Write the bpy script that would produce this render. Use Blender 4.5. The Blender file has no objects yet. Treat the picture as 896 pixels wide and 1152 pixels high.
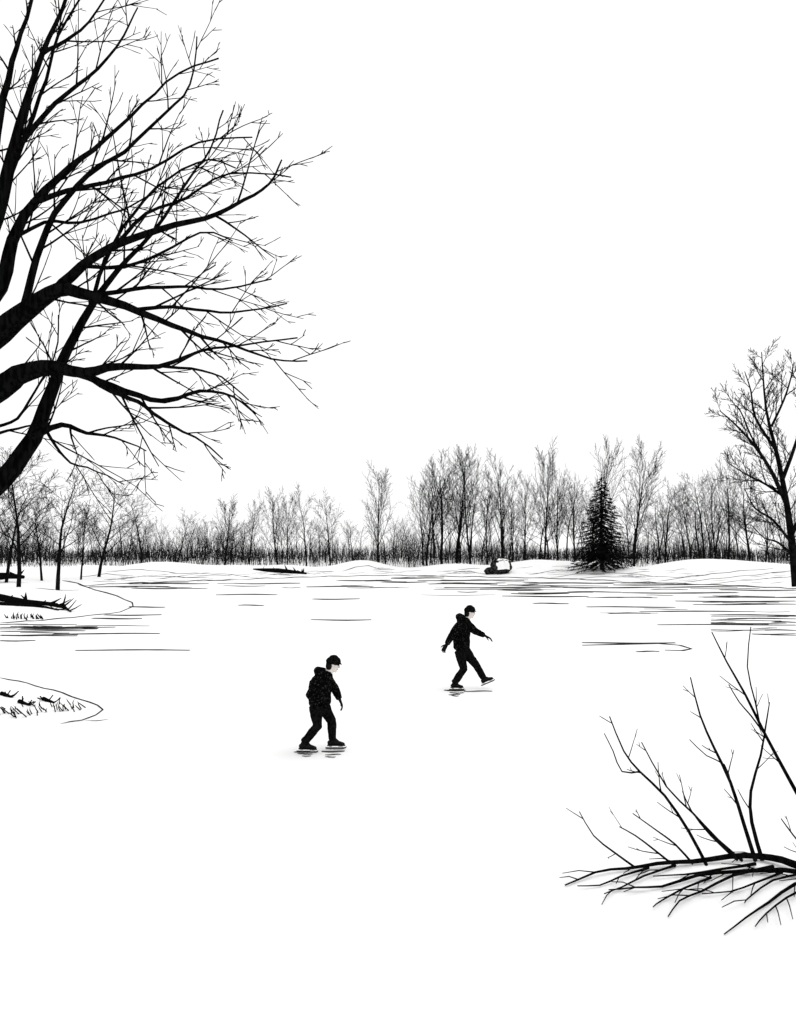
import bpy, math, random
import numpy as np
from mathutils import Vector, Matrix

random.seed(7)
scene = bpy.context.scene
F = 838.0      # focal length expressed in photo pixels (photo is 896 x 1152)
H = 3.2        # eye height above the ice (m)
PITCH = math.atan(24.0 / F)

# ------------------------------------------------------------------ camera
cam_d = bpy.data.cameras.new("camera")
cam_d.sensor_fit = 'VERTICAL'
cam_d.sensor_height = 36.0
cam_d.lens = F / 1152.0 * 36.0
cam_d.clip_start = 0.1
cam_d.clip_end = 6000
cam = bpy.data.objects.new("camera", cam_d)
scene.collection.objects.link(cam)
cam.location = (0, 0, H)
cam.rotation_euler = (math.pi / 2 + PITCH, 0, 0)
scene.camera = cam

def ray(px, py):
    u = (px - 448.0) / F
    v = (576.0 - py) / F
    return np.array([u, math.cos(PITCH) - v * math.sin(PITCH), math.sin(PITCH) + v * math.cos(PITCH)])

def at(px, py, d):
    """world point measured at bearing px,py and true distance d"""
    r = ray(px, py)
    t = d / r[1]
    return np.array([r[0] * t, d, H + r[2] * t])

def ice(px, py):
    r = ray(px, py)
    t = -H / r[2]
    return np.array([r[0] * t, r[1] * t, 0.0])

# ------------------------------------------------------------------ materials
def principled(name, rough=0.9, spec=0.0):
    m = bpy.data.materials.new(name)
    m.use_nodes = True
    b = m.node_tree.nodes["Principled BSDF"]
    b.inputs["Roughness"].default_value = rough
    b.inputs["Specular IOR Level"].default_value = spec
    return m, b

def noisy(name, c1, c2, scale=8.0, lo=0.4, hi=0.6, rough=0.9, spec=0.0, stretch=(1, 1, 1), detail=4, bump=0.0):
    m, b = principled(name, rough, spec)
    nt = m.node_tree
    tc = nt.nodes.new("ShaderNodeTexCoord")
    mp = nt.nodes.new("ShaderNodeMapping")
    mp.inputs["Scale"].default_value = stretch
    nz = nt.nodes.new("ShaderNodeTexNoise")
    nz.inputs["Scale"].default_value = scale
    nz.inputs["Detail"].default_value = detail
    cr = nt.nodes.new("ShaderNodeValToRGB")
    cr.color_ramp.elements[0].position = lo
    cr.color_ramp.elements[1].position = hi
    cr.color_ramp.elements[0].color = (*c1, 1)
    cr.color_ramp.elements[1].color = (*c2, 1)
    nt.links.new(tc.outputs["Object"], mp.inputs["Vector"])
    nt.links.new(mp.outputs["Vector"], nz.inputs["Vector"])
    nt.links.new(nz.outputs["Fac"], cr.inputs["Fac"])
    nt.links.new(cr.outputs["Color"], b.inputs["Base Color"])
    if bump > 0:
        bp = nt.nodes.new("ShaderNodeBump")
        bp.inputs["Strength"].default_value = bump
        bp.inputs["Distance"].default_value = 0.02
        nt.links.new(nz.outputs["Fac"], bp.inputs["Height"])
        nt.links.new(bp.outputs["Normal"], b.inputs["Normal"])
    return m

def g(v): return (v, v, v)
M_SNOW = noisy("snow", g(0.91), g(0.95), 0.6, bump=0.1)
M_ICE = noisy("snow_dusted_ice", g(0.91), g(0.95), 0.4, stretch=(0.3, 1, 1))
M_BARK = noisy("dark_bark", g(0.0015), g(0.006), 30, stretch=(1, 1, 0.15))
M_FAR = noisy("far_bark", g(0.003), g(0.009), 5)
M_BRUSH = noisy("brush_bark", g(0.004), g(0.02), 3)
M_SPRUCE = noisy("spruce_needles", g(0.002), g(0.012), 3)
M_STREAK = noisy("bare_ice_and_shadow_lines", g(0.015), g(0.06), 1.2)
M_CONTOUR = noisy("contour_line_dark", g(0.005), g(0.03), 4)
M_ROCK = noisy("wet_rock", g(0.003), g(0.04), 6, bump=0.3)
M_JACKET = noisy("flecked_jacket_cloth", g(0.002), g(0.05), 42, lo=0.58, hi=0.70, detail=3)
M_CLOTH = noisy("black_cloth", g(0.002), g(0.008), 30)
M_SKIN = noisy("winter_skin", (0.62, 0.57, 0.54), (0.72, 0.67, 0.64), 20)
M_HAIR = noisy("dark_hair", g(0.003), g(0.012), 60)
M_GLOVE = noisy("black_glove", g(0.003), g(0.010), 60)
M_BOOT = noisy("black_leather", g(0.003), g(0.012), 40, rough=0.6, spec=0.05)
M_HOLD = noisy("white_blade_holder", g(0.6), g(0.7), 40)
M_STEEL = noisy("blade_steel", g(0.02), g(0.04), 40, rough=0.5)
M_EYE = noisy("eye", g(0.004), g(0.006), 40)
M_LIP = noisy("lip", (0.25, 0.17, 0.16), (0.28, 0.19, 0.18), 40)

# ------------------------------------------------------------------ mesh helpers
def new_obj(name, verts, faces, mat, parent=None, smooth=False):
    me = bpy.data.meshes.new(name)
    me.from_pydata([tuple(v) for v in verts], [], faces)
    me.validate()
    if smooth:
        me.polygons.foreach_set("use_smooth", [True] * len(me.polygons))
    if mat: me.materials.append(mat)
    o = bpy.data.objects.new(name, me)
    scene.collection.objects.link(o)
    if parent: o.parent = parent
    return o

def empty(name, loc=(0, 0, 0)):
    e = bpy.data.objects.new(name, None)
    e.location = loc
    scene.collection.objects.link(e)
    return e

class Tubes:
    """collects tapering limbs and turns them into one mesh"""
    def __init__(self): self.g = {}
    def add(self, pts, rad, k=3):
        self.g.setdefault((len(pts), k), []).append((np.asarray(pts, float), np.asarray(rad, float)))
    def mesh(self, name):
        V, Fc, off = [], [], 0
        for (n, k), items in self.g.items():
            P = np.stack([i[0] for i in items]); R = np.stack([i[1] for i in items])
            m = len(items)
            T = np.empty_like(P)
            T[:, 1:-1] = P[:, 2:] - P[:, :-2]
            T[:, 0] = P[:, 1] - P[:, 0]; T[:, -1] = P[:, -1] - P[:, -2]
            T /= np.linalg.norm(T, axis=2, keepdims=True) + 1e-9
            ref = np.zeros((m, 3))
            horiz = np.abs(T.mean(axis=1)[:, 2]) < 0.75
            ref[horiz] = (0, 0, 1); ref[~horiz] = (0, 1, 0)
            U = np.cross(T, ref[:, None, :]); U /= np.linalg.norm(U, axis=2, keepdims=True) + 1e-9
            W = np.cross(T, U)
            a = np.arange(k) * 2 * math.pi / k
            ring = P[:, :, None, :] + R[:, :, None, None] * (np.cos(a)[None, None, :, None] * U[:, :, None, :] + np.sin(a)[None, None, :, None] * W[:, :, None, :])
            V.append(ring.reshape(-1, 3))
            i = np.arange(m)[:, None, None] * (n * k); j = np.arange(n - 1)[None, :, None] * k; q = np.arange(k)[None, None, :]
            q2 = (q + 1) % k
            base = off + i + j
            f = np.stack([base + q, base + q2, base + k + q2, base + k + q], axis=-1).reshape(-1, 4)
            Fc.append(f); off += m * n * k
        V = np.concatenate(V); Fc = np.concatenate(Fc)
        me = bpy.data.meshes.new(name)
        me.vertices.add(len(V)); me.vertices.foreach_set("co", V.ravel().astype(np.float32))
        me.loops.add(Fc.size); me.loops.foreach_set("vertex_index", Fc.ravel().astype(np.int32))
        me.polygons.add(len(Fc))
        me.polygons.foreach_set("loop_start", np.arange(0, Fc.size, 4, dtype=np.int32))
        me.polygons.foreach_set("loop_total", np.full(len(Fc), 4, dtype=np.int32))
        me.update(calc_edges=True); me.validate()
        return me
    def obj(self, name, mat, parent=None):
        me = self.mesh(name); me.materials.append(mat)
        o = bpy.data.objects.new(name, me); scene.collection.objects.link(o)
        if parent: o.parent = parent
        return o

# ------------------------------------------------------------------ terrain
shore_px = [(0, 822), (60, 819), (100, 811), (117, 799), (85, 785), (40, 772), (0, 764), (-60, 758)]
shore_px2 = [(-60, 708), (0, 702), (60, 697), (135, 689), (151, 681), (132, 671), (95, 659), (150, 656), (270, 652),
             (360, 649), (440, 647), (520, 649), (600, 650), (690, 654), (740, 656), (820, 659), (896, 662), (980, 668)]
poly = [(-5.6, 4.3), (-5.4, 7.0), (-6.8, 10.5)] + [tuple(ice(*p)[:2]) for p in shore_px] + [tuple(ice(*p)[:2]) for p in shore_px2] + \
       [(32, 30), (18, 16), (7.5, 9), (5.2, 6.5), (4.6, 4.2)]
poly = np.array(poly)
mounds = [(ice(412, 647)[0], 59.5, 2.5, 1.6, 0.95), (ice(520, 649)[0], 59.3, 3.6, 1.6, 0.60), (ice(675, 654)[0], 57.5, 3.6, 2.0, 0.75),
          (ice(790, 656)[0] + 1, 54, 4.5, 2.2, 0.70), (ice(240, 652)[0], 58, 6, 2.0, 0.30), (ice(40, 680)[0], 36, 4, 3, 0.25),
          (ice(608, 650)[0], 58.5, 2.6, 1.6, 0.55), (ice(880, 656)[0], 52, 5.0, 2.2, 0.80), (ice(140, 652)[0], 57, 3.5, 2.0, 0.45), (ice(318, 650)[0], 59, 2.0, 1.5, .35)]

def height(x, y):
    x = np.asarray(x, float); y = np.asarray(y, float)
    d2 = np.full(x.shape, 1e18); inside = np.zeros(x.shape, bool)
    n = len(poly)
    for i in range(n):
        a = poly[i]; b = poly[(i + 1) % n]
        e = b - a; wx = x - a[0]; wy = y - a[1]
        t = np.clip((wx * e[0] + wy * e[1]) / (e @ e), 0, 1)
        d2 = np.minimum(d2, (wx - e[0] * t) ** 2 + (wy - e[1] * t) ** 2)
        c = ((a[1] > y) != (b[1] > y))
        with np.errstate(divide='ignore', invalid='ignore'):
            xi = (b[0] - a[0]) * (y - a[1]) / (b[1] - a[1] + 1e-12) + a[0]
        inside ^= c & (x < xi)
    s = np.sqrt(d2)
    h = 0.5 * (1 - np.exp(-s / 4.5))
    k = 1 - np.exp(-s / 2.0)
    h = h + k * 0.06 * (np.sin(x * 0.9 + 1.3 * np.sin(y * 0.5)) + np.sin(y * 1.1 + x * 0.37))
    for mx, my, sx, sy, mh in mounds:
        h = h + k * mh * np.exp(-((x - mx) / sx) ** 2 - ((y - my) / sy) ** 2)
    near = np.clip((4.3 - y) / 4.0, 0, 1)
    h = h + np.where(inside, 0, 1.1 * near * near * (3 - 2 * near))
    return np.where(inside, -0.08 * np.clip(s / 0.4, 0, 1), np.maximum(h, 0.0))

def hz(x, y): return float(height(np.array([x]), np.array([y]))[0])

TS = np.concatenate([np.arange(4, 40, 0.05), np.arange(40, 130, 0.1)])
def hit(px, py):
    r = ray(px, py)
    X = r[0] * TS; Y = r[1] * TS; Z = H + r[2] * TS
    hh = np.maximum(height(X, Y), 0.0)
    idx = np.argmax(Z <= hh)
    if Z[idx] > hh[idx]: idx = int(np.argmin(np.abs(TS - 62)))
    return np.array([X[idx], Y[idx], max(hh[idx], 0.0)])

xs = np.concatenate([np.array([-2500, -1200, -500, -250, -120, -80]), np.arange(-60, 60.1, 0.5), np.array([80, 120, 250, 500, 1200, 2500])])
ys = np.concatenate([np.array([-800, -300, -100, -40, -15, -6]), np.arange(-2, 95, 0.5), np.array([100, 120, 160, 250, 500, 1200, 3500])])
X, Y = np.meshgrid(xs, ys)
Z = height(X, Y)
nx, ny = len(xs), len(ys)
verts = np.stack([X.ravel(), Y.ravel(), Z.ravel()], 1)
faces = [(j * nx + i, j * nx + i + 1, (j + 1) * nx + i + 1, (j + 1) * nx + i) for j in range(ny - 1) for i in range(nx - 1)]
new_obj("snow_ground", verts.tolist(), faces, M_SNOW, smooth=True)
x0, y0 = poly.min(0) - 0.3; x1, y1 = poly.max(0) + 0.3
new_obj("frozen_pond", [(x0, y0, 0), (x1, y0, 0), (x1, y1, 0), (x0, y1, 0)], [(0, 1, 2, 3)], M_ICE)

# ------------------------------------------------------------------ streaks of bare ice / cracks
def ribbon(V, Fc, pts, widths, z=0.006):
    n = len(pts); b = len(V)
    for i in range(n):
        p = pts[i]; q = pts[min(i + 1, n - 1)]; o = pts[max(i - 1, 0)]
        t = np.array([q[0] - o[0], q[1] - o[1]]); t /= np.linalg.norm(t) + 1e-9
        nrm = np.array([-t[1], t[0]]); w = widths[i] / 2
        V.append((p[0] + nrm[0] * w, p[1] + nrm[1] * w, z)); V.append((p[0] - nrm[0] * w, p[1] - nrm[1] * w, z))
    for i in range(n - 1):
        Fc.append((b + 2 * i, b + 2 * i + 1, b + 2 * i + 3, b + 2 * i + 2))

V, Fc = [], []
nstreak = 0
def streak(xa, xb, y, th=1.25, slope=0.0, rng=random):
    global nstreak
    nstreak += 1
    n = max(5, int((xb - xa) / 10))
    pts, ws = [], []
    ph = rng.random() * 6
    for i in range(n):
        t = i / (n - 1)
        yy = y + slope * (t - .5) + 0.35 * math.sin(t * 5 + ph)
        p = ice(xa + (xb - xa) * t, yy)
        pts.append(p)
        d = p[1]
        ws.append(th * d * d / (F * H) * (0.35 + 0.65 * math.sin(math.pi * min(max(t, 0.04), 0.96)) ** 0.5) * rng.uniform(.85, 1.1))
    ribbon(V, Fc, pts, ws, 0.006 + 0.0002 * (nstreak % 25))

S = [(243, 312, 669), (268, 297, 681), (350, 418, 697.5), (352, 405, 674), (345, 420, 660), (272, 338, 656.5), (85, 214, 731.5),
     (60, 180, 713), (0, 130, 706), (0, 96, 710), (0, 60, 715), (0, 40, 721), (135, 186, 683), (118, 182, 692), (150, 200, 662), (160, 235, 656.5),
     (470, 590, 653), (482, 560, 657), (500, 640, 661), (565, 662, 671), (590, 690, 656), (640, 745, 661), (655, 760, 723.5),
     (700, 830, 667), (720, 850, 688), (716, 742, 733), (685, 732, 690), (740, 896, 703), (780, 896, 680), (800, 896, 692),
     (790, 896, 672), (760, 896, 676.5), (820, 896, 696), (860, 896, 709), (846, 896, 713.5), (810, 896, 664),
     (660, 760, 683), (560, 610, 664), (430, 480, 655), (440, 500, 650.5), (640, 700, 666), (600, 640, 679), (870, 896, 700),
     (575, 640, 668), (690, 790, 658), (745, 830, 660.5), (100, 190, 660), (20, 110, 708), (104, 160, 696), (380, 440, 653)]
for s in S: streak(*s)
rr = random.Random(3)
for i in range(30):
    x = rr.uniform(670, 900); y = 657.5 + 58 * rr.random() ** 1.2
    L = rr.uniform(25, 90)
    if y > 690: x = max(x, 800)
    streak(x, x + L, y, rr.uniform(.4, .85), rng=rr)
for i in range(32):
    x = rr.uniform(440, 740); y = 649.5 + 24 * rr.random() ** 1.5
    streak(x, x + rr.uniform(20, 90), y, rr.uniform(.4, .8), rng=rr)
for i in range(14):
    x = rr.uniform(-60, 90); y = rr.uniform(701, 716)
    streak(x, x + rr.uniform(30, 90), y, rr.uniform(.5, 1.0), rng=rr)
for i in range(16):
    x = rr.uniform(110, 440); y = rr.uniform(653, 663)
    streak(x, x + rr.uniform(20, 60), y, rr.uniform(.4, .8), rng=rr)
pts = [ice(*p) for p in [(655, 726), (700, 725), (740, 724), (765, 726), (778, 730), (768, 732), (748, 731.5)]]
ribbon(V, Fc, pts, [0.12, .2, .2, .14, .08, .15, .1])
new_obj("ice_cracks", V, Fc, M_STREAK)

# ------------------------------------------------------------------ dark lines added for bank outlines and contour shading
contour_lines = Tubes()
def drape(pl, th=1.3, step=9):
    pts = []
    for (a, b), (c, d) in zip(pl[:-1], pl[1:]):
        n = max(1, int(math.hypot(c - a, d - b) / step))
        for i in range(n): pts.append((a + (c - a) * i / n, b + (d - b) * i / n))
    pts.append(pl[-1])
    P = [hit(a, b + 0.4 * math.sin(i * 1.7)) for i, (a, b) in enumerate(pts)]
    runs = [[P[0]]]
    for p in P[1:]:
        if abs(p[1] - runs[-1][-1][1]) < max(2.0, 0.12 * p[1]): runs[-1].append(p)
        else: runs.append([p])
    for Q in runs:
        if len(Q) < 3: continue
        R = [th * 0.5 * q[1] / F * random.uniform(.7, 1.15) for q in Q]
        R[0] *= .3; R[-1] *= .3
        contour_lines.add(np.array(Q) + np.array([0, 0, 0.006]), R, 5)

drape([(0, 763), (22, 767), (40, 772), (70, 780), (92, 788), (110, 794), (116, 799), (108, 805), (92, 811), (68, 815)], 1.6)
drape([(96, 812), (122, 810)], 1.0)
drape([(0, 701), (30, 699.5), (60, 697), (100, 693), (135, 689), (150, 683), (149, 678), (132, 671), (108, 664), (88, 657), (70, 653)], 1.6)
drape([(95, 659), (150, 656), (210, 654), (270, 652)], 1.4)
drape([(270, 652), (330, 650), (360, 649), (440, 647.5), (500, 648.5)], 1.3)
drape([(470, 648.5), (520, 649), (600, 650.5), (650, 652), (700, 654)], 1.6)
drape([(700, 655), (740, 656), (820, 659), (860, 661), (905, 663)], 1.8)
drape([(120, 643), (160, 641), (200, 645), (250, 646), (290, 650)], 1)
drape([(385, 643), (400, 638), (415, 637), (430, 642)], .9)
drape([(495, 647), (520, 643), (550, 646)], .8)
drape([(620, 650), (650, 646), (700, 645), (740, 649)], .9)
drape([(595, 647), (625, 642), (655, 641)], .8)
drape([(640, 652), (680, 649), (720, 650)], .8)
drape([(740, 654), (780, 649), (830, 643), (870, 640)], .9)
drape([(770, 655), (820, 650), (870, 645), (900, 641)], .9)
drape([(800, 657), (840, 653), (880, 650), (900, 648)], .8)
drape([(720, 648), (760, 650), (800, 647)], .7)
drape([(130, 652), (170, 648), (240, 651)], .9)
drape([(90, 649), (120, 646), (150, 648)], .9)
drape([(180, 651), (215, 647), (260, 648)], .7)
drape([(300, 647), (330, 644), (356, 646)], .8)
drape([(30, 660), (60, 664), (90, 664)], .8)
rr = random.Random(17)
for i in range(90):
    x = rr.uniform(95, 900)
    yb = np.interp(x, [95, 270, 440, 600, 740, 896], [657, 650, 646, 648, 654, 659])
    y = yb - rr.uniform(1, 14 if x > 560 else 7)
    L = rr.uniform(8, 26); sl = rr.uniform(-2.0, 1.0)
    drape([(x, y), (x + L * .5, y + sl * .6), (x + L, y + sl)], rr.uniform(.4, .8), 6)
contour_lines.obj("bank_contour_lines", M_CONTOUR)

# ------------------------------------------------------------------ grass tufts on the left tongue of land
gr = Tubes(); rr = random.Random(11)
def tuft(px, py, n, hpx, lean=0.5):
    p = hit(px, py); s = p[1] / F
    for i in range(n):
        b = p + np.array([rr.uniform(-3, 3) * s, rr.uniform(-.1, .1), 0])
        b[2] = max(hz(b[0], b[1]), 0)
        L = hpx * s * rr.uniform(.5, 1.2); a = rr.uniform(-.9, .2) * lean
        tip = b + np.array([L * a * 1.6, rr.uniform(-.05, .05), L])
        mid = (b + tip) / 2 + np.array([-.15 * L, 0, .1 * L])
        gr.add([b, mid, tip], [.7 * s, .6 * s, .15 * s], 4)
for x in range(2, 94, 5):
    tuft(x, 806 - 8 * (x / 94) + rr.uniform(-3, 3), 2, 9, .9)
    if x % 2 and x < 80: tuft(x + 2, 797 - 5 * (x / 94), 1, 6, .9)
for x in range(12, 50, 3): tuft(x, 697 - rr.random() * 2, 2, 6, .5)
gr.obj("dry_grass", M_BARK)

# ------------------------------------------------------------------ logs, stones
def rock(name, c, size, seed, mat=M_ROCK, cap=True):
    r = random.Random(seed); par = empty(name, tuple(c))
    V, Fc = [], []; nu, nv = 20, 12
    phs = [r.uniform(0, 6) for _ in range(6)]
    def rad(th, ph): return 1 + .10 * math.sin(3 * th + phs[0]) * math.sin(ph) + .07 * math.sin(5 * th + phs[1] + 2 * ph) + .06 * math.sin(7 * ph + phs[2] + th) + .05 * math.sin(9 * th + phs[3])
    for j in range(nv + 1):
        ph = math.pi * j / nv
        for i in range(nu):
            th = 2 * math.pi * i / nu; q = rad(th, ph)
            V.append((size[0] * q * math.sin(ph) * math.cos(th), size[1] * q * math.sin(ph) * math.sin(th), size[2] * q * math.cos(ph)))
    for j in range(nv):
        for i in range(nu):
            Fc.append((j * nu + i, (j + 1) * nu + i, (j + 1) * nu + (i + 1) % nu, j * nu + (i + 1) % nu))
    new_obj("stone", V, Fc, mat, par)
    if cap:
        k = nu * 8
        V2 = [(v[0] * .86 + size[0] * .03, v[1] * .92 - 0.16 * size[1], v[2] * .90 + .02 * size[2]) for v in V[:k]]
        F2 = [f for f in Fc if max(f) < k]
        new_obj("snow_cap", V2, F2, M_SNOW, par, True)
    return par
c = hit(563, 645); rock("snow_capped_boulder", c + np.array([0, 0, .45]), (.80, .6, .66), 4)
c = hit(551, 645); rock("boulder", c + np.array([0, -.3, .15]), (.42, .35, .30), 9, cap=False)

def log(name, pl, wpx, twigs=0, seed=0, lift=0.0, tl=(6, 16)):
    T = Tubes(); r = random.Random(seed)
    P = np.array([hit(a, b) + np.array([0, 0, lift]) for a, b in pl])
    P[:, 1] = np.linspace(P[0, 1], P[-1, 1], len(P))
    d = P[:, 1].mean()
    for p in P: p[2] = max(hz(p[0], p[1]), 0) + lift
    R = [w * .5 * d / F for w in wpx]
    P[:, 2] += np.array(R) * .6
    T.add(P, R, 8)
    for i in range(twigs):
        k = r.randrange(len(P) - 1); t = r.random(); b = P[k] * (1 - t) + P[k + 1] * t
        L = r.uniform(*tl) * d / F
        dr = np.array([r.uniform(-.7, 1), r.uniform(-.5, .5), r.uniform(-.1, .5)]); dr /= np.linalg.norm(dr)
        T.add([b, b + dr * L * .5, b + dr * L + np.array([0, 0, .03])], [R[k] * .5, R[k] * .35, .012], 5)
    return T.obj(name, M_BARK)
log("fallen_log", [(-40, 658), (-10, 657), (10, 655), (20, 654), (27, 655)], [9, 9, 8, 7, 4], 3, 1, .25)
log("driftwood_branch", [(-20, 672), (10, 674), (35, 679), (55, 683), (72, 685), (80, 689)], [11, 10, 7, 5, 3.5, 1.5], 26, 2)
log("driftwood_branch", [(-10, 680), (20, 682), (45, 686), (66, 687)], [5, 4, 3, 1.5], 14, 6)
log("fallen_log", [(285, 641), (300, 638), (318, 638), (330, 642), (345, 646)], [1.5, 4, 6, 5, 2.5], 8, 3, 0, (5, 9))
for i, (x, y) in enumerate([(2, 782), (22, 791), (49, 788)]):
    log("fallen_stick", [(x, y), (x + 6, y + 1), (x + 12, y + 3)], [5, 4, 2], 5, 50 + i, 0, (4, 10))

# ------------------------------------------------------------------ bare tree generator
def unit(v): return v / (np.linalg.norm(v) + 1e-9)
def grow(T, rng, p, d, L, r, lvl, cfg):
    n = cfg['n'][lvl]
    pts = [p]; dirs = [d]; step = L / (n - 1)
    for i in range(n - 1):
        d = unit(d + np.array([rng.gauss(0, 1), rng.gauss(0, 1), rng.gauss(0, 1)]) * cfg['wob'][lvl] + np.array([0, 0, cfg['up'][lvl]]))
        p = p + d * step; pts.append(p); dirs.append(d)
    rend = max(r * cfg['taper'][lvl], cfg['rmin'] * .6)
    R = [r + (rend - r) * (i / (n - 1)) for i in range(n)]
    T.add(pts, R, 7 if lvl == 0 else (4 if lvl == 1 else 3))
    if lvl >= cfg['levels']: return
    k = cfg['kids'][lvl]; t0 = cfg['t0'][lvl]
    phi = rng.uniform(0, 6.28)
    for i in range(k):
        t = t0 + (1 - t0) * (i + rng.uniform(0, .9)) / k
        t = min(t, .98)
        f = t * (n - 1); j = int(f); u = f - j
        b = pts[j] * (1 - u) + pts[j + 1] * u
        ax = dirs[j + 1 if j + 1 < n else j]
        phi += 2.4 + rng.uniform(-.5, .5)
        e1 = unit(np.cross(ax, [0.31, 0.95, 0.05])); e2 = np.cross(ax, e1)
        ang = math.radians(rng.uniform(*cfg['ang'][lvl]))
        cd = unit(ax * math.cos(ang) + (e1 * math.cos(phi) + e2 * math.sin(phi)) * math.sin(ang))
        if cd[2] < cfg['minz']: cd = unit(cd + np.array([0, 0, cfg['minz'] - cd[2]]))
        cl = L * cfg['ratio'][lvl] * (1 - cfg['fall'][lvl] * t) * rng.uniform(.7, 1.15)
        rp = r + (rend - r) * t
        grow(T, rng, b, cd, cl, max(rp * cfg['rk'][lvl], cfg['rmin']), lvl + 1, cfg)

def cfg_base(**kw):
    c = dict(n=[8, 6, 4, 3], wob=[.04, .05, .07, .09], up=[.03, .07, .06, .04], taper=[.15, .2, .4, .6], levels=3,
             kids=[16, 10, 6], t0=[.20, .2, .15], ang=[(20, 40), (20, 40), (18, 42)], ratio=[.62, .5, .48], fall=[.6, .5, .4],
             rk=[.46, .45, .6], rmin=.012, minz=-.1)
    c.update(kw); return c

meshes = []
for i in range(15):
    rng = random.Random(100 + i); T = Tubes()
    thin = {} if i < 9 else dict(kids=[12, 7, 4], rmin=.012)     # 9.. : sparser trees for the far rows
    j = i % 9 if i < 9 else (i - 9) % 3 * 3
    if j < 3: c = cfg_base(**thin)
    elif j < 6: c = cfg_base(**{**dict(ang=[(30, 58), (26, 48), (22, 48)], kids=[15, 9, 6], t0=[.24, .2, .15], ratio=[.60, .5, .45], wob=[.06, .08, .10, .10]), **thin})
    else: c = cfg_base(**{**dict(ang=[(14, 28), (16, 34), (18, 42)], kids=[13, 10, 6], t0=[.12, .2, .15], ratio=[.75, .42, .45], up=[.02, .06, .05, .03]), **thin})
    grow(T, rng, np.zeros(3), np.array([rng.uniform(-.05, .05), 0, 1.0]), 8.6, .125 if i < 9 else .10, 0, c)
    me = T.mesh("bare_tree"); me.materials.append(M_FAR)
    co = np.empty(len(me.vertices) * 3, np.float32); me.vertices.foreach_get("co", co)
    co = co.reshape(-1, 3); top = co[:, 2].max()
    meshes.append((me, float(top)))

def place_tree(px, top_py, d, kind, wid=1.0, name="bare_tree", parent=None, rot=None, lean=0):
    x = at(px, 600, d)[0]; z = hz(x, d) - .05
    ht = at(px, top_py, d)[2] - z
    me, top = meshes[kind]
    o = bpy.data.objects.new(name, me); scene.collection.objects.link(o)
    s = ht / top
    o.location = (x, d, z); o.scale = (s * wid, s * wid, s)
    o.rotation_euler = (0, math.radians(lean), random.uniform(0, 6.28) if rot is None else rot)
    if parent: o.parent = parent
    return o

TREES = [  # bearing, crown top, distance, kind, width
    (160, 553, 58, 3, 1.1), (200, 570, 62, 4, 1.1), (253, 554, 60, 1, 1.3), (281, 560, 64, 0, .9), (313, 545, 62, 7, 1.1), (324, 552, 66, 2, .9),
    (345, 541, 60, 4, .8), (372, 547, 62, 5, .9), (426, 517, 62, 1, .95), (497, 502, 62, 6, 1.2), (514, 500, 65, 0, .9), (530, 497, 63, 7, .85),
    (566, 502, 62, 8, 1.1), (590, 525, 66, 2, .8), (612, 490, 62, 1, .8), (628, 520, 62, 7, .9), (646, 528, 64, 6, .8), (676, 486, 66, 0, .75),
    (713, 485, 60, 2, .85), (748, 533, 61, 5, .95), (792, 530, 60, 3, 1.0), (778, 540, 62, 0, .9), (820, 500, 57, 6, .9), (844, 510, 56, 4, .9), (806, 525, 60, 7, .8),
    (480, 510, 62, 2, .9), (548, 530, 64, 6, .9)]
for t in TREES: place_tree(*t)
# left group on the bank
place_tree(22, 498, 37, 3, 1.25, rot=1.0, lean=6); place_tree(66, 503, 36, 4, 1.3, rot=2.2, lean=10)
place_tree(8, 530, 44, 5, 1.3); place_tree(112, 525, 50, 4, 1.3); place_tree(-25, 520, 38, 3, 1.3); place_tree(48, 550, 47, 1, 1.2); place_tree(92, 560, 48, 2, 1.1)

dist = empty("distant_tree_line")
rr = random.Random(21)
for i in range(100):
    px = -60 + i * 10.2 + rr.uniform(-6, 6)
    top = 594 - 18 * rr.random() if px < 470 else 582 - 36 * rr.random()
    if 540 > px > 470 or 560 < px < 660: top -= 12
    place_tree(px, top, rr.uniform(66, 88), 9 + rr.randrange(6), rr.uniform(1.0, 1.7), "tree_in_row", dist)

# underbrush beneath the tree line
T = Tubes(); rng = random.Random(5)
for i in range(9500):
    y = rng.uniform(60.5, 86); px = rng.uniform(-40, 940)
    x = (px - 448) / F * y
    z = hz(x, y) if i % 4 == 0 else 0.5
    dens = .68 + .32 * math.sin(px * .041 + 1.0) * math.sin(px * .0173)
    L = rng.uniform(1.0, 3.4) * dens * (1.3 if rng.random() < .15 else 1)
    if i % 3 == 0: L = rng.uniform(.7, 1.4)
    a = rng.gauss(0, .14)
    b = np.array([x, y, z - .1])
    tip = b + np.array([a * L, rng.gauss(0, .1) * L, L])
    mid = (b + tip) / 2 + np.array([rng.gauss(0, .06) * L, 0, 0])
    r = rng.uniform(.010, .019)
    T.add([b, mid, tip], [r, r * .9, r * .4], 3)
    for _ in range(2):
        t = rng.uniform(.3, .9); q = b * (1 - t) + tip * t; l = L * rng.uniform(.2, .4)
        T.add([q, q + np.array([rng.choice([-1, 1]) * l * .4, 0, l * .9])], [r * .7, r * .3], 3)
T.obj("underbrush", M_BRUSH)

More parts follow.
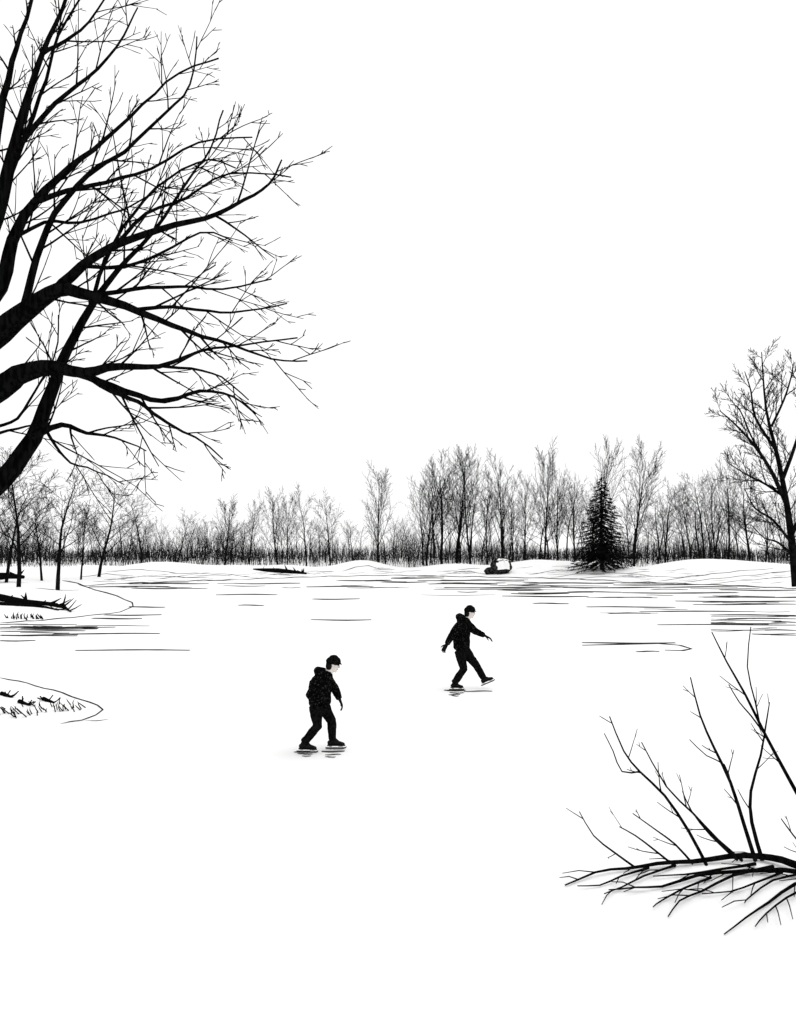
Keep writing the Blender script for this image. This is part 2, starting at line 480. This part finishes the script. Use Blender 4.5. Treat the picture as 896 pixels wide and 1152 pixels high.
def limbpx(pl, w0, w1, dd=0.0, d0=None, k=8):
    n = len(pl); P = []
    for i, (a, b) in enumerate(pl):
        P.append(at(a, b, (d0 or d) + dd * i / (n - 1)))
    R = [.5 * (w0 + (w1 - w0) * i / (n - 1)) * (d0 or d) / F for i in range(n)]
    return P, R
def twigify(T, rng, P, R, cfg, every, Lr, t0=.15):
    P = [np.asarray(p) for p in P]
    seg = [np.linalg.norm(P[i + 1] - P[i]) for i in range(len(P) - 1)]; tot = sum(seg)
    s = tot * t0; side = 1
    while s < tot * .99:
        a = s; i = 0
        while i < len(seg) - 1 and a > seg[i]: a -= seg[i]; i += 1
        u = min(a / seg[i], 1); b = P[i] * (1 - u) + P[i + 1] * u; r = R[i] * (1 - u) + R[i + 1] * u
        tn = unit(P[i + 1] - P[i])
        nrm = unit(np.cross(tn, np.array([rng.gauss(0, .35), 1, rng.gauss(0, .35)])))
        ang = math.radians(rng.uniform(22, 46))
        cd = unit(tn * math.cos(ang) + nrm * side * math.sin(ang) + np.array([0, rng.gauss(0, .3), 0]))
        side = -side if rng.random() < .8 else side
        L = rng.uniform(*Lr) * (1.15 - .55 * s / tot)
        grow(T, rng, b, cd, L, max(min(r * .6, cfg['r1']), cfg['rmin']), 1, cfg)
        s += every * rng.uniform(.6, 1.4)
def smooth_line(pl, ts=(0, .33, .66)):
    q = []; n = len(pl)
    for i in range(n - 1):
        p0 = np.array(pl[max(i - 1, 0)], float); p1 = np.array(pl[i], float); p2 = np.array(pl[i + 1], float); p3 = np.array(pl[min(i + 2, n - 1)], float)
        for t in ts:
            q.append(.5 * ((2 * p1) + (-p0 + p2) * t + (2 * p0 - 5 * p1 + 4 * p2 - p3) * t * t + (-p0 + 3 * p1 - 3 * p2 + p3) * t ** 3))
    q.append(np.array(pl[-1], float))
    return [tuple(v) for v in q]

# tall tree at the right edge
T = Tubes(); rng = random.Random(40); d = 40.0
cR = cfg_base(kids=[0, 9, 5], rmin=.013, minz=-.5, up=[0, .05, .04, .03]); cR['r1'] = .035
L_ = [([(896, 660), (891, 610), (884, 560), (874, 510), (862, 460), (857, 396)], 10, 1.0, 1.0),
      ([(886, 570), (868, 530), (848, 500), (828, 478), (810, 462)], 5, 1.0, -2.0),
      ([(880, 540), (895, 500), (905, 460), (900, 420)], 5, 1.0, 1.0),
      ([(872, 505), (850, 470), (845, 440), (838, 418)], 3.5, .9, 1.5),
      ([(868, 480), (882, 450), (890, 425), (893, 408)], 3, .9, -1),
      ([(890, 610), (870, 585), (850, 572), (838, 550)], 3.5, .9, -1.5),
      ([(890, 600), (915, 560), (935, 500), (950, 440)], 6, 1.2, 1.5),
      ([(884, 560), (862, 545), (842, 535), (818, 520)], 3.5, .9, 1),
      ([(862, 520), (845, 490), (832, 460), (822, 455)], 2.5, .9, .5),
      ([(893, 625), (875, 610), (860, 605), (845, 590)], 3, .9, .5)]
for pl, a, b, dd in L_:
    P, R = limbpx(smooth_line(pl), a, b, dd); T.add(P, R, 7); twigify(T, rng, P, R, cR, .55, (1.1, 2.4))
T.obj("bare_tree", M_FAR)

# ------------------------------------------------------------------ spruce
def spruce(px, top, d):
    x = at(px, 600, d)[0]; z0 = hz(x, d); Ht = at(px, top, d)[2] - z0
    par = empty("spruce_tree", (x, d, z0))
    tr = Tubes(); tr.add([(0, 0, 0), (0, 0, Ht * .5), (0, 0, Ht)], [.14, .08, .02], 8)
    rng = random.Random(8); V, Fc = [], []
    N = 250
    for i in range(N):
        t = (i + rng.random()) / N
        t = 1 - (1 - t) ** .62          # more boughs low down where the cone is wide
        z = Ht * (.03 + .95 * t)
        R = (2.35 * (1 - t) ** .9 + .10) * rng.choice([rng.uniform(.9, 1.2), rng.uniform(.6, 1.0)])
        a = i * 2.39996 + rng.uniform(-.3, .3)
        dr = np.array([math.cos(a), math.sin(a), 0])
        p0 = np.array([0, 0, z + .12 * R])
        pts = [p0, p0 + dr * R * .5 + np.array([0, 0, -.22 * R]), p0 + dr * R + np.array([0, 0, -.30 * R])]
        tr.add(pts, [.03, .02, .01], 3)
        m = int(10 + 30 * (R / 2.3))
        for k in range(m):
            u = rng.uniform(.12, 1.0) ** .75
            c = (pts[0] * (1 - 2 * u) + pts[1] * 2 * u) if u < .5 else (pts[1] * (2 - 2 * u) + pts[2] * (2 * u - 1))
            sd = np.array([-dr[1], dr[0], 0]) * rng.choice([-1, 1])
            l = rng.uniform(.18, .44) * (1.1 - .3 * u)
            v = unit(dr * rng.uniform(.3, 1) + sd * rng.uniform(.2, 1) + np.array([0, 0, rng.uniform(-.9, .1)]))
            w = unit(np.cross(v, [rng.gauss(0, 1), rng.gauss(0, 1), rng.gauss(0, 1)])) * l * .12
            b = len(V)
            V += [tuple(c - w), tuple(c + w), tuple(c + v * l)]
            Fc.append((b, b + 1, b + 2))
    new_obj("needles", V, Fc, M_SPRUCE, par)
    tr.obj("trunk", M_FAR, par)
spruce(677, 533, 54.5)

# ------------------------------------------------------------------ foreground tree at the left
T = Tubes(); rng = random.Random(77)
trunk_px = [(-175, 1010), (-165, 800), (-150, 600), (-140, 400), (-125, 200), (-105, 0), (-80, -150)]
P, R = limbpx(trunk_px, 58, 14, .3, 7.0); T.add(P, R, 12)
cF = cfg_base(n=[8, 7, 6, 5], kids=[0, 3, 1], rmin=.0052, minz=-.6, wob=[.05, .035, .04, .05], up=[0, .012, .015, .015],
              ang=[(25, 45), (18, 36), (18, 36)], ratio=[.5, .58, .55], taper=[.2, .35, .6, .7], fall=[.5, .4, .3], rk=[.5, .7, .85], t0=[.2, .2, .3])
cF['r1'] = .011
limbs = [  # points, width start, end, depth start, depth change
    ([(-150, 560), (-70, 485), (0, 436), (28, 419), (60, 413), (95, 419), (135, 412), (180, 412), (225, 396), (275, 388), (335, 380)], 42, 1.8, 7.0, -.9),
    ([(60, 413), (100, 424), (140, 440), (185, 452), (225, 440), (262, 446), (288, 466)], 11, 1.6, 6.7, .5),
    ([(95, 420), (125, 440), (155, 452), (180, 470), (205, 485), (228, 497), (251, 516)], 7, 1.6, 6.7, -.5),
    ([(-145, 500), (-70, 430), (0, 374), (35, 346), (66, 326), (105, 333), (160, 352), (210, 372), (262, 388), (305, 404), (346, 406)], 42, 1.8, 7.1, -1.0),
    ([(66, 326), (92, 300), (130, 276), (180, 258), (232, 245), (275, 225), (303, 207), (317, 180)], 13, 1.8, 6.8, -.8),
    ([(150, 349), (195, 345), (235, 350), (275, 350), (322, 341)], 5, 1.6, 6.5, .6),
    ([(105, 333), (150, 325), (200, 322), (250, 325), (306, 314)], 6, 1.6, 6.7, .6),
    ([(-150, 640), (-60, 590), (0, 543), (38, 492), (56, 445), (76, 395), (102, 345), (132, 305), (172, 262), (210, 205), (238, 165), (251, 124)], 32, 1.8, 7.0, .9),
    ([(-140, 470), (-60, 400), (0, 322), (14, 270), (38, 228), (80, 188), (118, 158), (160, 118), (202, 82), (246, 66)], 26, 1.8, 7.2, .8),
    ([(-135, 400), (-50, 330), (-5, 245), (12, 180), (28, 120), (48, 60), (70, 10), (90, -50)], 30, 3.5, 7.2, .3),
    ([(-130, 330), (-50, 270), (-12, 190), (0, 130), (14, 70), (30, 20), (50, -50)], 24, 3.5, 7.4, -.3),
    ([(28, 345), (42, 290), (62, 240), (100, 196), (140, 170), (185, 128), (215, 95), (222, 42)], 9, 1.6, 6.9, .5),
    ([(12, 180), (40, 140), (75, 105), (110, 78), (140, 40), (155, 8)], 7, 1.6, 7.2, -.6),
    ([(48, 60), (75, 45), (100, 25), (130, -20)], 5, 1.6, 7.3, .3),
    ([(102, 345), (120, 290), (150, 240), (190, 200), (235, 180), (265, 190)], 5, 1.6, 7.3, -.4),
    ([(38, 228), (75, 215), (120, 205), (170, 190), (225, 160), (284, 155)], 7, 1.6, 7.1, -.8),
    ([(92, 300), (140, 300), (180, 285), (225, 262), (262, 270)], 5, 1.6, 6.8, .4),
    ([(130, 276), (165, 240), (210, 222), (258, 195), (328, 199)], 5, 1.5, 6.7, -.5),
    ([(38, 492), (70, 478), (98, 487), (130, 492), (165, 508)], 8, 1.4, 7.0, -.3),
    ([(50, 482), (62, 500), (80, 520), (110, 530), (140, 545)], 4, 1.3, 7.0, .3),
    ([(180, 412), (215, 415), (250, 425), (280, 450)], 4, 1.5, 6.5, -.3),
    ([(14, 270), (50, 250), (90, 250), (140, 235), (175, 215)], 5, 1.6, 7.2, -.4),
    ([(0, 480), (20, 470), (40, 440), (62, 400), (66, 355)], 4, 1.5, 7.3, .3),
    ([(-20, 500), (0, 487), (30, 480), (60, 470)], 5, 1.5, 6.9, .2),
    ([(-60, 300), (-20, 280), (5, 215), (30, 150), (52, 90), (66, 40), (96, -10)], 9, 2, 7.5, .2),
]
for pl, a, b, d0, dd in limbs:
    q = smooth_line(pl)
    m = len(q); P = []; R = []
    for i, c in enumerate(q):
        t = i / (m - 1); dd_ = d0 + dd * t
        P.append(at(c[0] + rng.gauss(0, .5), c[1] + rng.gauss(0, .5), dd_))
        w = b + (a - b) * (1 - t) ** (2.0 if a > 20 else 1.3)
        R.append(.5 * w * dd_ / F)
    T.add(P, R, 10)
    long_ = a > 20
    twigify(T, rng, P, R, cF, .24, (.38, .85), .40 if long_ else .12)
T.obj("bare_tree", M_BARK)

# ------------------------------------------------------------------ fallen branch on the snow at lower right
T = Tubes(); rng = random.Random(31)
cB = cfg_base(n=[6, 5, 4, 3], kids=[0, 1, 1], rmin=.0042, minz=-.8, wob=[.05, .04, .05, .05], up=[0, .03, .03, .02], ratio=[.5, .5, .4],
              ang=[(25, 45), (22, 40), (20, 40)], taper=[.2, .5, .6, .7], rk=[.5, .8, .85], levels=2); cB['r1'] = .006
up = [([(858, 968), (846, 925), (845, 890), (856, 850), (862, 815), (866, 790)], 5, 1.3, 6.6, .3),
      ([(850, 968), (838, 930), (822, 880), (803, 840), (788, 805), (777, 762)], 5, 1.3, 6.6, -.4),
      ([(915, 925), (890, 880), (862, 828), (838, 780), (818, 745), (801, 711)], 5, 1.3, 6.8, .2),
      ([(855, 815), (850, 790), (841, 750), (845, 705)], 2.2, 1.2, 6.8, .1),
      ([(862, 828), (845, 805), (832, 790), (820, 770)], 2.2, 1.2, 6.7, .1),
      ([(795, 973), (775, 935), (748, 895), (720, 868), (702, 845), (686, 806)], 4, 1.3, 6.4, -.2),
      ([(835, 968), (808, 945), (780, 915), (750, 885), (722, 835)], 4, 1.2, 6.6, -.1),
      ([(760, 975), (735, 955), (715, 940), (697, 930)], 2.8, 1.2, 6.3, .1),
      ([(715, 976), (690, 958), (668, 940), (652, 913)], 2.8, 1.2, 6.2, 0),
      ([(780, 972), (760, 950), (740, 935), (712, 915)], 2.8, 1.2, 6.4, .2),
      ([(830, 968), (800, 940), (778, 912), (768, 890)], 2.8, 1.2, 6.5, .2),
      ([(930, 985), (910, 960), (893, 940), (879, 921)], 3, 1.2, 6.6, 0),
      ([(720, 868), (700, 868), (690, 845), (680, 825)], 2, 1.1, 6.3, 0),
      ([(822, 880), (815, 860), (795, 850), (776, 832)], 2, 1.1, 6.5, 0)]
for pl, a, b, d0, dd in up:
    P, R = limbpx(smooth_line(pl, (0, .5)), a, b, dd, d0); T.add(P, R, 6)
    if a > 2.5: twigify(T, rng, P, R, cB, .28, (.16, .36), .3)
flat = [([(1020, 1010), (960, 992), (905, 982), (880, 975), (855, 968), (820, 970), (780, 973), (740, 977), (705, 980), (670, 986), (636, 998)], 13, 1.6),
        ([(930, 990), (880, 985), (830, 984), (785, 990), (745, 1000), (715, 1003), (685, 1003)], 7, 1.3),
        ([(870, 978), (825, 990), (790, 1005), (765, 1018), (752, 1033)], 4, 1.3),
        ([(930, 995), (895, 1000), (865, 1018), (840, 1037), (815, 1053)], 5, 1.3),
        ([(910, 1000), (885, 1015), (862, 1030), (850, 1047)], 3, 1.2),
        ([(730, 979), (700, 990), (675, 998), (650, 1001)], 3, 1.2),
        ([(760, 976), (725, 990), (700, 1000), (680, 1010)], 3, 1.2),
        ([(800, 990), (770, 1004), (745, 1015), (735, 1025)], 3, 1.2),
        ([(880, 984), (850, 998), (822, 1005), (790, 1010)], 3, 1.2),
        ([(850, 975), (810, 983), (770, 986), (735, 990)], 4, 1.2),
        ([(905, 985), (870, 995), (845, 1010), (838, 1020)], 3, 1.2)]
for pl, a, b in flat:
    P = []; R = []; pl = smooth_line(pl, (0, .5)); n = len(pl)
    for i, (x, y) in enumerate(pl):
        w = a + (b - a) * (i / (n - 1)) ** .7
        p = ice(x, y); r = .5 * w * p[1] / F
        p[2] = r + .01 + .02 * math.sin(i * .8) ** 2
        P.append(p); R.append(r)
    T.add(P, R, 8)
    for j in range(1, n):
        if rng.random() < .45: continue
        q0 = P[j - 1]
        tn = unit(P[j] - P[j - 1]); sd = np.array([-tn[1], tn[0], 0]) * rng.choice([-1, 1, 1 if tn[0] < 0 else -1])
        v = unit(tn + sd * rng.uniform(.3, .7)); L = rng.uniform(.14, .40)
        e = q0 + v * L; e[2] = .015 + rng.uniform(0, .06)
        mid = (q0 + e) / 2 + np.array([0, 0, .02])
        T.add([q0, mid, e], [min(R[j], .006), .005, .0035], 5)
T.obj("fallen_branch", M_BARK)

# ------------------------------------------------------------------ skaters
def loft(V, Fc, pts, rads, n=18, side=(0, 1, 0), cap=1.0):
    """closed limb with elliptical sections: rads = (in-plane radius, sideways radius)"""
    pts = [np.array(p, float) for p in pts]; rads = [(r, r) if not isinstance(r, tuple) else r for r in rads]
    side = np.array(side, float); rings = []; m = len(pts); tans = []
    for i in range(m): tans.append(unit(pts[min(i + 1, m - 1)] - pts[max(i - 1, 0)]))
    def add(p, t, ra, rb):
        w = unit(side - t * (side @ t)); nn = np.cross(t, w); b = len(V)
        for k in range(n):
            a = 2 * math.pi * k / n
            V.append(tuple(p + nn * ra * math.cos(a) + w * rb * math.sin(a)))
        rings.append(b)
    for k in (80, 55, 28):
        a = math.radians(k); r = rads[0]; add(pts[0] - tans[0] * cap * min(r) * math.sin(a), tans[0], r[0] * math.cos(a), r[1] * math.cos(a))
    for i in range(m): add(pts[i], tans[i], *rads[i])
    for k in (28, 55, 80):
        a = math.radians(k); r = rads[-1]; add(pts[-1] + tans[-1] * cap * min(r) * math.sin(a), tans[-1], r[0] * math.cos(a), r[1] * math.cos(a))
    for a, b in zip(rings[:-1], rings[1:]):
        for k in range(n):
            k2 = (k + 1) % n; Fc.append((a + k, a + k2, b + k2, b + k))
    Fc.append(tuple(rings[0] + k for k in range(n))[::-1]); Fc.append(tuple(rings[-1] + k for k in range(n)))

def fused(name, parts, mat, parent, voxel=.012, smooth=4, wrinkle=0):
    V, Fc = [], []
    for p in parts: loft(V, Fc, *p[:2], **(p[2] if len(p) > 2 else {}))
    o = new_obj(name, V, Fc, mat, parent, True)
    r = o.modifiers.new("fuse", 'REMESH'); r.mode = 'VOXEL'; r.voxel_size = voxel; r.use_smooth_shade = True
    s = o.modifiers.new("smooth", 'SMOOTH'); s.iterations = smooth; s.factor = .5
    if wrinkle:
        tx = bpy.data.textures.new("folds", 'CLOUDS'); tx.noise_scale = .09
        dm = o.modifiers.new("folds", 'DISPLACE'); dm.texture = tx; dm.strength = wrinkle; dm.mid_level = .5
    return o

def hand(wrist, dirv, palmn, parent, k=1.0, curl=.5, name="gloved_hand"):
    """palm, four bent fingers of unequal length and a thumb leaving the side of the palm"""
    w = np.array(wrist, float); d = unit(np.array(dirv, float)); nrm = unit(np.array(palmn, float) - d * (np.array(palmn, float) @ d)); s = np.cross(d, nrm)
    parts = [([w - d * .03 * k, w + d * .03 * k, w + d * .085 * k], [(.026 * k, .030 * k), (.019 * k, .040 * k), (.015 * k, .043 * k)], dict(side=tuple(s), cap=.5))]
    for off, L in ((-.032, .066), (-.011, .080), (.011, .075), (.032, .060)):
        p0 = w + d * .080 * k + s * off * k; ang = 0; pts = [p0]
        for seg in (.42, .33, .25):
            ang += curl * .8
            dd = d * math.cos(ang) + nrm * math.sin(ang) + s * off * 3.0
            pts.append(pts[-1] + unit(dd) * L * seg * k * 1.1)
        parts.append((pts, [.0105 * k, .010 * k, .0095 * k, .008 * k], dict(n=10, side=tuple(s))))
    p0 = w + d * .022 * k - s * .032 * k
    pts = [p0, p0 + (d * .6 - s * .75 + nrm * .3) * .035 * k, p0 + (d * 1.0 - s * .85 + nrm * .5) * .065 * k]
    parts.append((pts, [.014 * k, .012 * k, .009 * k], dict(n=10, side=tuple(nrm))))
    return fused(name, parts, M_GLOVE, parent, .004, 2)

def skate(ankle, pitch, parent, k=1.0, yaw=0, shin=None):
    e = bpy.data.objects.new("ice_skate", None); scene.collection.objects.link(e); e.parent = parent
    e.location = tuple(ankle); e.rotation_euler = (0, -pitch, yaw); e.scale = (k, k, k)
    sx = 0 if shin is None else max(-.06, min(.06, shin))
    fused("boot", [([(-.008 + sx, 0, .09), (-.006 + sx * .5, 0, .04), (-.002, 0, -.02), (0, 0, -.055)], [(.050, .046), (.048, .042), (.05, .042), (.052, .042)], dict(cap=.3)),
                   ([(-.045, 0, -.055), (.03, 0, -.05), (.09, 0, -.062), (.15, 0, -.072), (.172, 0, -.074)], [(.034, .036), (.042, .04), (.032, .045), (.023, .042), (.017, .034)]),
                   ([(.03, 0, -.01), (.075, 0, -.04)], [(.032, .03), (.026, .036)])], M_BOOT, e, .007, 3)
    def slab(name, prof, hw, mat):
        n = len(prof); V = [(x, -hw, z) for x, z in prof] + [(x, hw, z) for x, z in prof]
        Fs = [tuple(range(n)), tuple(range(n, 2 * n))[::-1]] + [(i, i + n, (i + 1) % n + n, (i + 1) % n) for i in range(n)]
        return new_obj(name, V, Fs, mat, e)
    slab("sole", [(-.075, -.088), (.19, -.092), (.195, -.100), (-.08, -.100)], .032, M_BOOT)
    slab("holder_heel", [(-.06, -.100), (.0, -.100), (-.015, -.128), (-.045, -.128)], .008, M_HOLD)
    slab("holder_toe", [(.08, -.100), (.17, -.100), (.15, -.128), (.10, -.128)], .008, M_HOLD)
    slab("blade", [(-.105, -.126), (.19, -.126), (.205, -.114), (.218, -.118), (.205, -.138), (.17, -.150), (-.09, -.150), (-.11, -.140)], .004, M_STEEL)

def head(c, parent, k=1.0, pitch=0.0, yaw=0):
    e = bpy.data.objects.new("head", None); scene.collection.objects.link(e); e.parent = parent
    e.location = tuple(c); e.rotation_euler = (0, pitch, yaw); e.scale = (k, k, k)
    fused("face", [([(-.012, 0, .06), (-.006, 0, .03), (.0, 0, 0), (.010, 0, -.045), (.026, 0, -.085), (.034, 0, -.10)], [(.085, .07), (.092, .075), (.092, .075), (.077, .064), (.052, .046), (.034, .032)], dict(cap=.6)),
                   ([(.084, 0, .022), (.100, 0, -.008), (.108, 0, -.026), (.094, 0, -.034)], [(.009, .008), (.012, .010), (.013, .016), (.008, .012)], dict(n=10)),
                   ([(.066, -.02, -.060), (.079, 0, -.060), (.066, .02, -.060)], [.011, .015, .011], dict(n=10, side=(0, 0, 1))),
                   ([(.070, 0, -.098), (.074, 0, -.092)], [.016, .014], dict(n=10)),
                   ([(.060, -.040, .030), (.083, 0, .032), (.060, .040, .030)], [.010, .011, .010], dict(n=10, side=(0, 0, 1))),
                   ([(-.005, -.078, .012), (-.004, -.082, -.02)], [(.020, .008), (.012, .007)], dict(n=10)),
                   ([(-.005, .078, .012), (-.004, .082, -.02)], [(.020, .008), (.012, .007)], dict(n=10)),
                   ([(-.02, 0, -.05), (-.035, 0, -.16)], [(.055, .052), (.06, .056)])], M_SKIN, e, .005, 2)
    for s in (-1, 1):
        fused("eye", [([(.076, s * .032, .006), (.079, s * .032, .006)], [.012, .011], dict(n=10))], M_EYE, e, .003, 1)
    fused("mouth", [([(.078, -.022, -.058), (.091, 0, -.057), (.078, .022, -.058)], [.005, .006, .005], dict(n=8, side=(0, 0, 1)))], M_LIP, e, .003, 1)
    fused("hair", [([(-.035, 0, .015), (-.042, 0, -.02), (-.042, 0, -.06), (-.035, 0, -.09)], [(.064, .080), (.064, .083), (.056, .072), (.04, .055)], dict(cap=.3))], M_HAIR, e, .007, 3)
    fused("winter_cap", [([(-.004, 0, .030), (-.006, 0, .055), (-.012, 0, .085), (-.018, 0, .108)], [(.115, .099), (.113, .097), (.098, .086), (.066, .060)], dict(cap=.5)),
                         ([(.06, 0, .040), (.110, 0, .034), (.128, 0, .026)], [(.010, .068), (.008, .060), (.006, .042)], dict(cap=.3)),
                         ([(-.045, 0, .04), (-.062, 0, -.02)], [(.06, .085), (.045, .075)], dict(cap=.4))], M_CLOTH, e, .006, 3)

def make_skater(name, foot_px, foot_py, J, k):
    """J: joints measured in the photo (x, y) plus metres towards (-) or away from (+) the viewer"""
    o = ice(foot_px, foot_py); sc = o[1] / F
    e = empty(name, (o[0], o[1], 0.0))
    def q(key):
        x, y, s = J[key]; return np.array([(x - foot_px) * sc, s, (foot_py - y) * sc])
    b = J['bulk']; up = np.array([0, 0, 1.0])
    parts = [([q('neck') - up * .03, q('chest') * .55 + q('neck') * .45, q('chest'), q('belly'), q('hem')], [(.10 * k, .12 * k), (.15 * b, .185 * b), (.180 * b, .205 * b), (.178 * b, .195 * b), (.172 * b, .19 * b)], dict(cap=.4, n=24)),
             ([q('shN'), q('neck') - up * .07 * k, q('shF')], [(.088 * k, .088 * k), (.10 * k, .10 * k), (.088 * k, .088 * k)], dict(side=(0, 0, 1))),
             ([q('neck') - up * .06, q('neck') + up * .055 * k], [(.10 * k, .10 * k), (.090 * k, .088 * k)], dict(cap=.3)),
             ([q('hood') + np.array([.06, -.105 * k, .0]), q('hood') + np.array([.0, -.07 * k, .0]), q('hood') + np.array([-.02 * k, 0, 0]), q('hood') + np.array([.0, .07 * k, .0]), q('hood') + np.array([.06, .105 * k, 0])],
              [.045 * k, .068 * k, .080 * k, .068 * k, .045 * k], dict(side=(0, 0, 1))),
             ([q('hood') + np.array([.0, 0, -.02]), q('chest') * .5 + q('neck') * .5 - np.array([.03, 0, 0])], [(.080 * k, .10 * k), (.11 * k, .14 * k)]),
             ([q('shN'), (q('shN') + q('elN')) / 2, q('elN'), (q('wrN') + q('elN')) / 2, q('wrN')], [.088 * k, .082 * k, .074 * k, .064 * k, .052 * k], dict(cap=.4)),
             ([q('shF'), (q('shF') + q('elF')) / 2, q('elF'), (q('wrF') + q('elF')) / 2, q('wrF')], [.088 * k, .082 * k, .074 * k, .064 * k, .052 * k], dict(cap=.4))]
    fused("jacket", parts, M_JACKET, e, .011, 4, .022)
    parts = []
    for s in 'NF':
        h, kn, an = q('hip' + s), q('kn' + s), q('an' + s)
        parts.append(([h + up * .04, h * .5 + kn * .5, kn, kn * .5 + an * .5, an + (kn - an) * .12, an], [.106 * k, .093 * k, .078 * k, .072 * k, .068 * k, .070 * k], dict(cap=.25)))
    pc = (q('hipN') + q('hipF')) / 2
    parts.append(([pc + up * .12, pc - up * .02], [(.13 * k, .165 * k), (.115 * k, .15 * k)]))
    fused("trousers", parts, M_CLOTH, e, .011, 4, .018)
    head(q('head'), e, J['headk'], J['hp'], yaw=J['hy'])
    for s in 'NF':
        w = q('wr' + s); d = unit(w - q('el' + s)) + np.array(J.get('hd' + s, (0, 0, 0)))
        hand(w + unit(d) * .03, d, J['pn' + s], e, k * 1.08, J['curl' + s])
        sh = unit(q('kn' + s) - q('an' + s))
        skate(q('an' + s), J['fp' + s], e, J['fk'], J.get('fy' + s, 0), .09 * sh[0] / max(sh[2], .3) + .09 * math.sin(J['fp' + s]))
    return e

J1 = dict(head=(374.5, 748.5, 0), neck=(367.5, 760, 0), chest=(360.5, 771, 0), belly=(359.5, 782, 0), hem=(360, 792, 0), hood=(359.5, 756.5, 0),
          shN=(358, 768, -.17), elN=(351, 779, -.24), wrN=(357.5, 789, -.25), shF=(368, 767.5, .15), elF=(376, 780, .2), wrF=(380.5, 789.5, .17),
          hipN=(355.5, 797, -.085), knN=(358.5, 815, -.11), anN=(343.5, 833.3, -.09), hipF=(363, 797, .08), knF=(372.5, 814, .10), anF=(373.5, 833.3, .09),
          headk=.98, hp=math.radians(15), hy=math.radians(6), pnN=(1, 0, .3), pnF=(-1, -.2, 0), curlN=.7, curlF=.45, fpN=math.radians(-3), fpF=0, fyN=0.05, fk=.98, bulk=.96)
make_skater("ice_skater", 361, 844.8, J1, .90)
J2 = dict(head=(528.8, 689.5, 0), neck=(524, 699, 0), chest=(520.3, 709, 0), belly=(519.5, 719, 0), hem=(519.8, 729, 0), hood=(518.5, 695, 0),
          shN=(515.5, 704, -.19), elN=(507, 715, -.26), wrN=(502.5, 722.5, -.27), shF=(526.5, 703.5, .18), elF=(536.5, 712.5, .24), wrF=(546, 716.8, .2),
          hipN=(517, 734.5, -.09), knN=(521.5, 752, -.12), anN=(511, 767.3, -.09), hipF=(524, 734.5, .09), knF=(536.5, 749.5, .12), anF=(544.5, 763.5, .10),
          headk=1.05, hp=math.radians(8), hy=math.radians(2), pnN=(.6, .8, 0), pnF=(0, 0, -1), curlN=.45, curlF=.3, fpN=0, fpF=math.radians(22), fk=.98, bulk=.98)
make_skater("ice_skater", 521, 775.3, J2, 1.04)

# shadow and reflection lines under the skates, painted as dark ribbons
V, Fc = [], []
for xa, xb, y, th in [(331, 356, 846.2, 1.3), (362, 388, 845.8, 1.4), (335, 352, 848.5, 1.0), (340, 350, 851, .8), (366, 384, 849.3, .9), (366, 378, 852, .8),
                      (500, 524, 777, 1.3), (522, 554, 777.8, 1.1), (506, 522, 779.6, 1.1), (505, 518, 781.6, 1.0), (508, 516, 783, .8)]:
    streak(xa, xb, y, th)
new_obj("skate_shadow_lines", V, Fc, M_STREAK)

# ------------------------------------------------------------------ light: bright overcast
SUN_EL, SUN_AZ = math.radians(62), math.radians(75)
w = bpy.data.worlds.new("World"); scene.world = w; w.use_nodes = True
nt = w.node_tree; bg = nt.nodes["Background"]
sky = nt.nodes.new("ShaderNodeTexSky"); sky.sky_type = 'NISHITA'; sky.sun_disc = False
sky.sun_elevation = SUN_EL; sky.sun_rotation = SUN_AZ; sky.dust_density = 4
hs = nt.nodes.new("ShaderNodeHueSaturation"); hs.inputs["Saturation"].default_value = 0.0
mx = nt.nodes.new("ShaderNodeMix"); mx.data_type = 'RGBA'; mx.inputs["Factor"].default_value = 0.99
mx.inputs["B"].default_value = (10.9, 10.9, 10.9, 1)   # bright cloud deck
nt.links.new(sky.outputs["Color"], hs.inputs["Color"])
nt.links.new(hs.outputs["Color"], mx.inputs["A"])
nt.links.new(mx.outputs["Result"], bg.inputs["Color"])
bg.inputs["Strength"].default_value = 0.10
sun_d = bpy.data.lights.new("sun", 'SUN'); sun_d.energy = 0.6; sun_d.angle = math.radians(40); sun_d.color = (1, .99, .97)
sun = bpy.data.objects.new("sun", sun_d); scene.collection.objects.link(sun)
dirv = Vector((math.sin(SUN_AZ) * math.cos(SUN_EL), math.cos(SUN_AZ) * math.cos(SUN_EL), math.sin(SUN_EL)))
sun.rotation_euler = dirv.to_track_quat('Z', 'Y').to_euler()
sun.location = (0, 0, 30)

scene.view_settings.view_transform = 'Standard'
scene.view_settings.look = 'None'
scene.view_settings.exposure = 0
print("done", sum(len(m.polygons) for m in bpy.data.meshes))
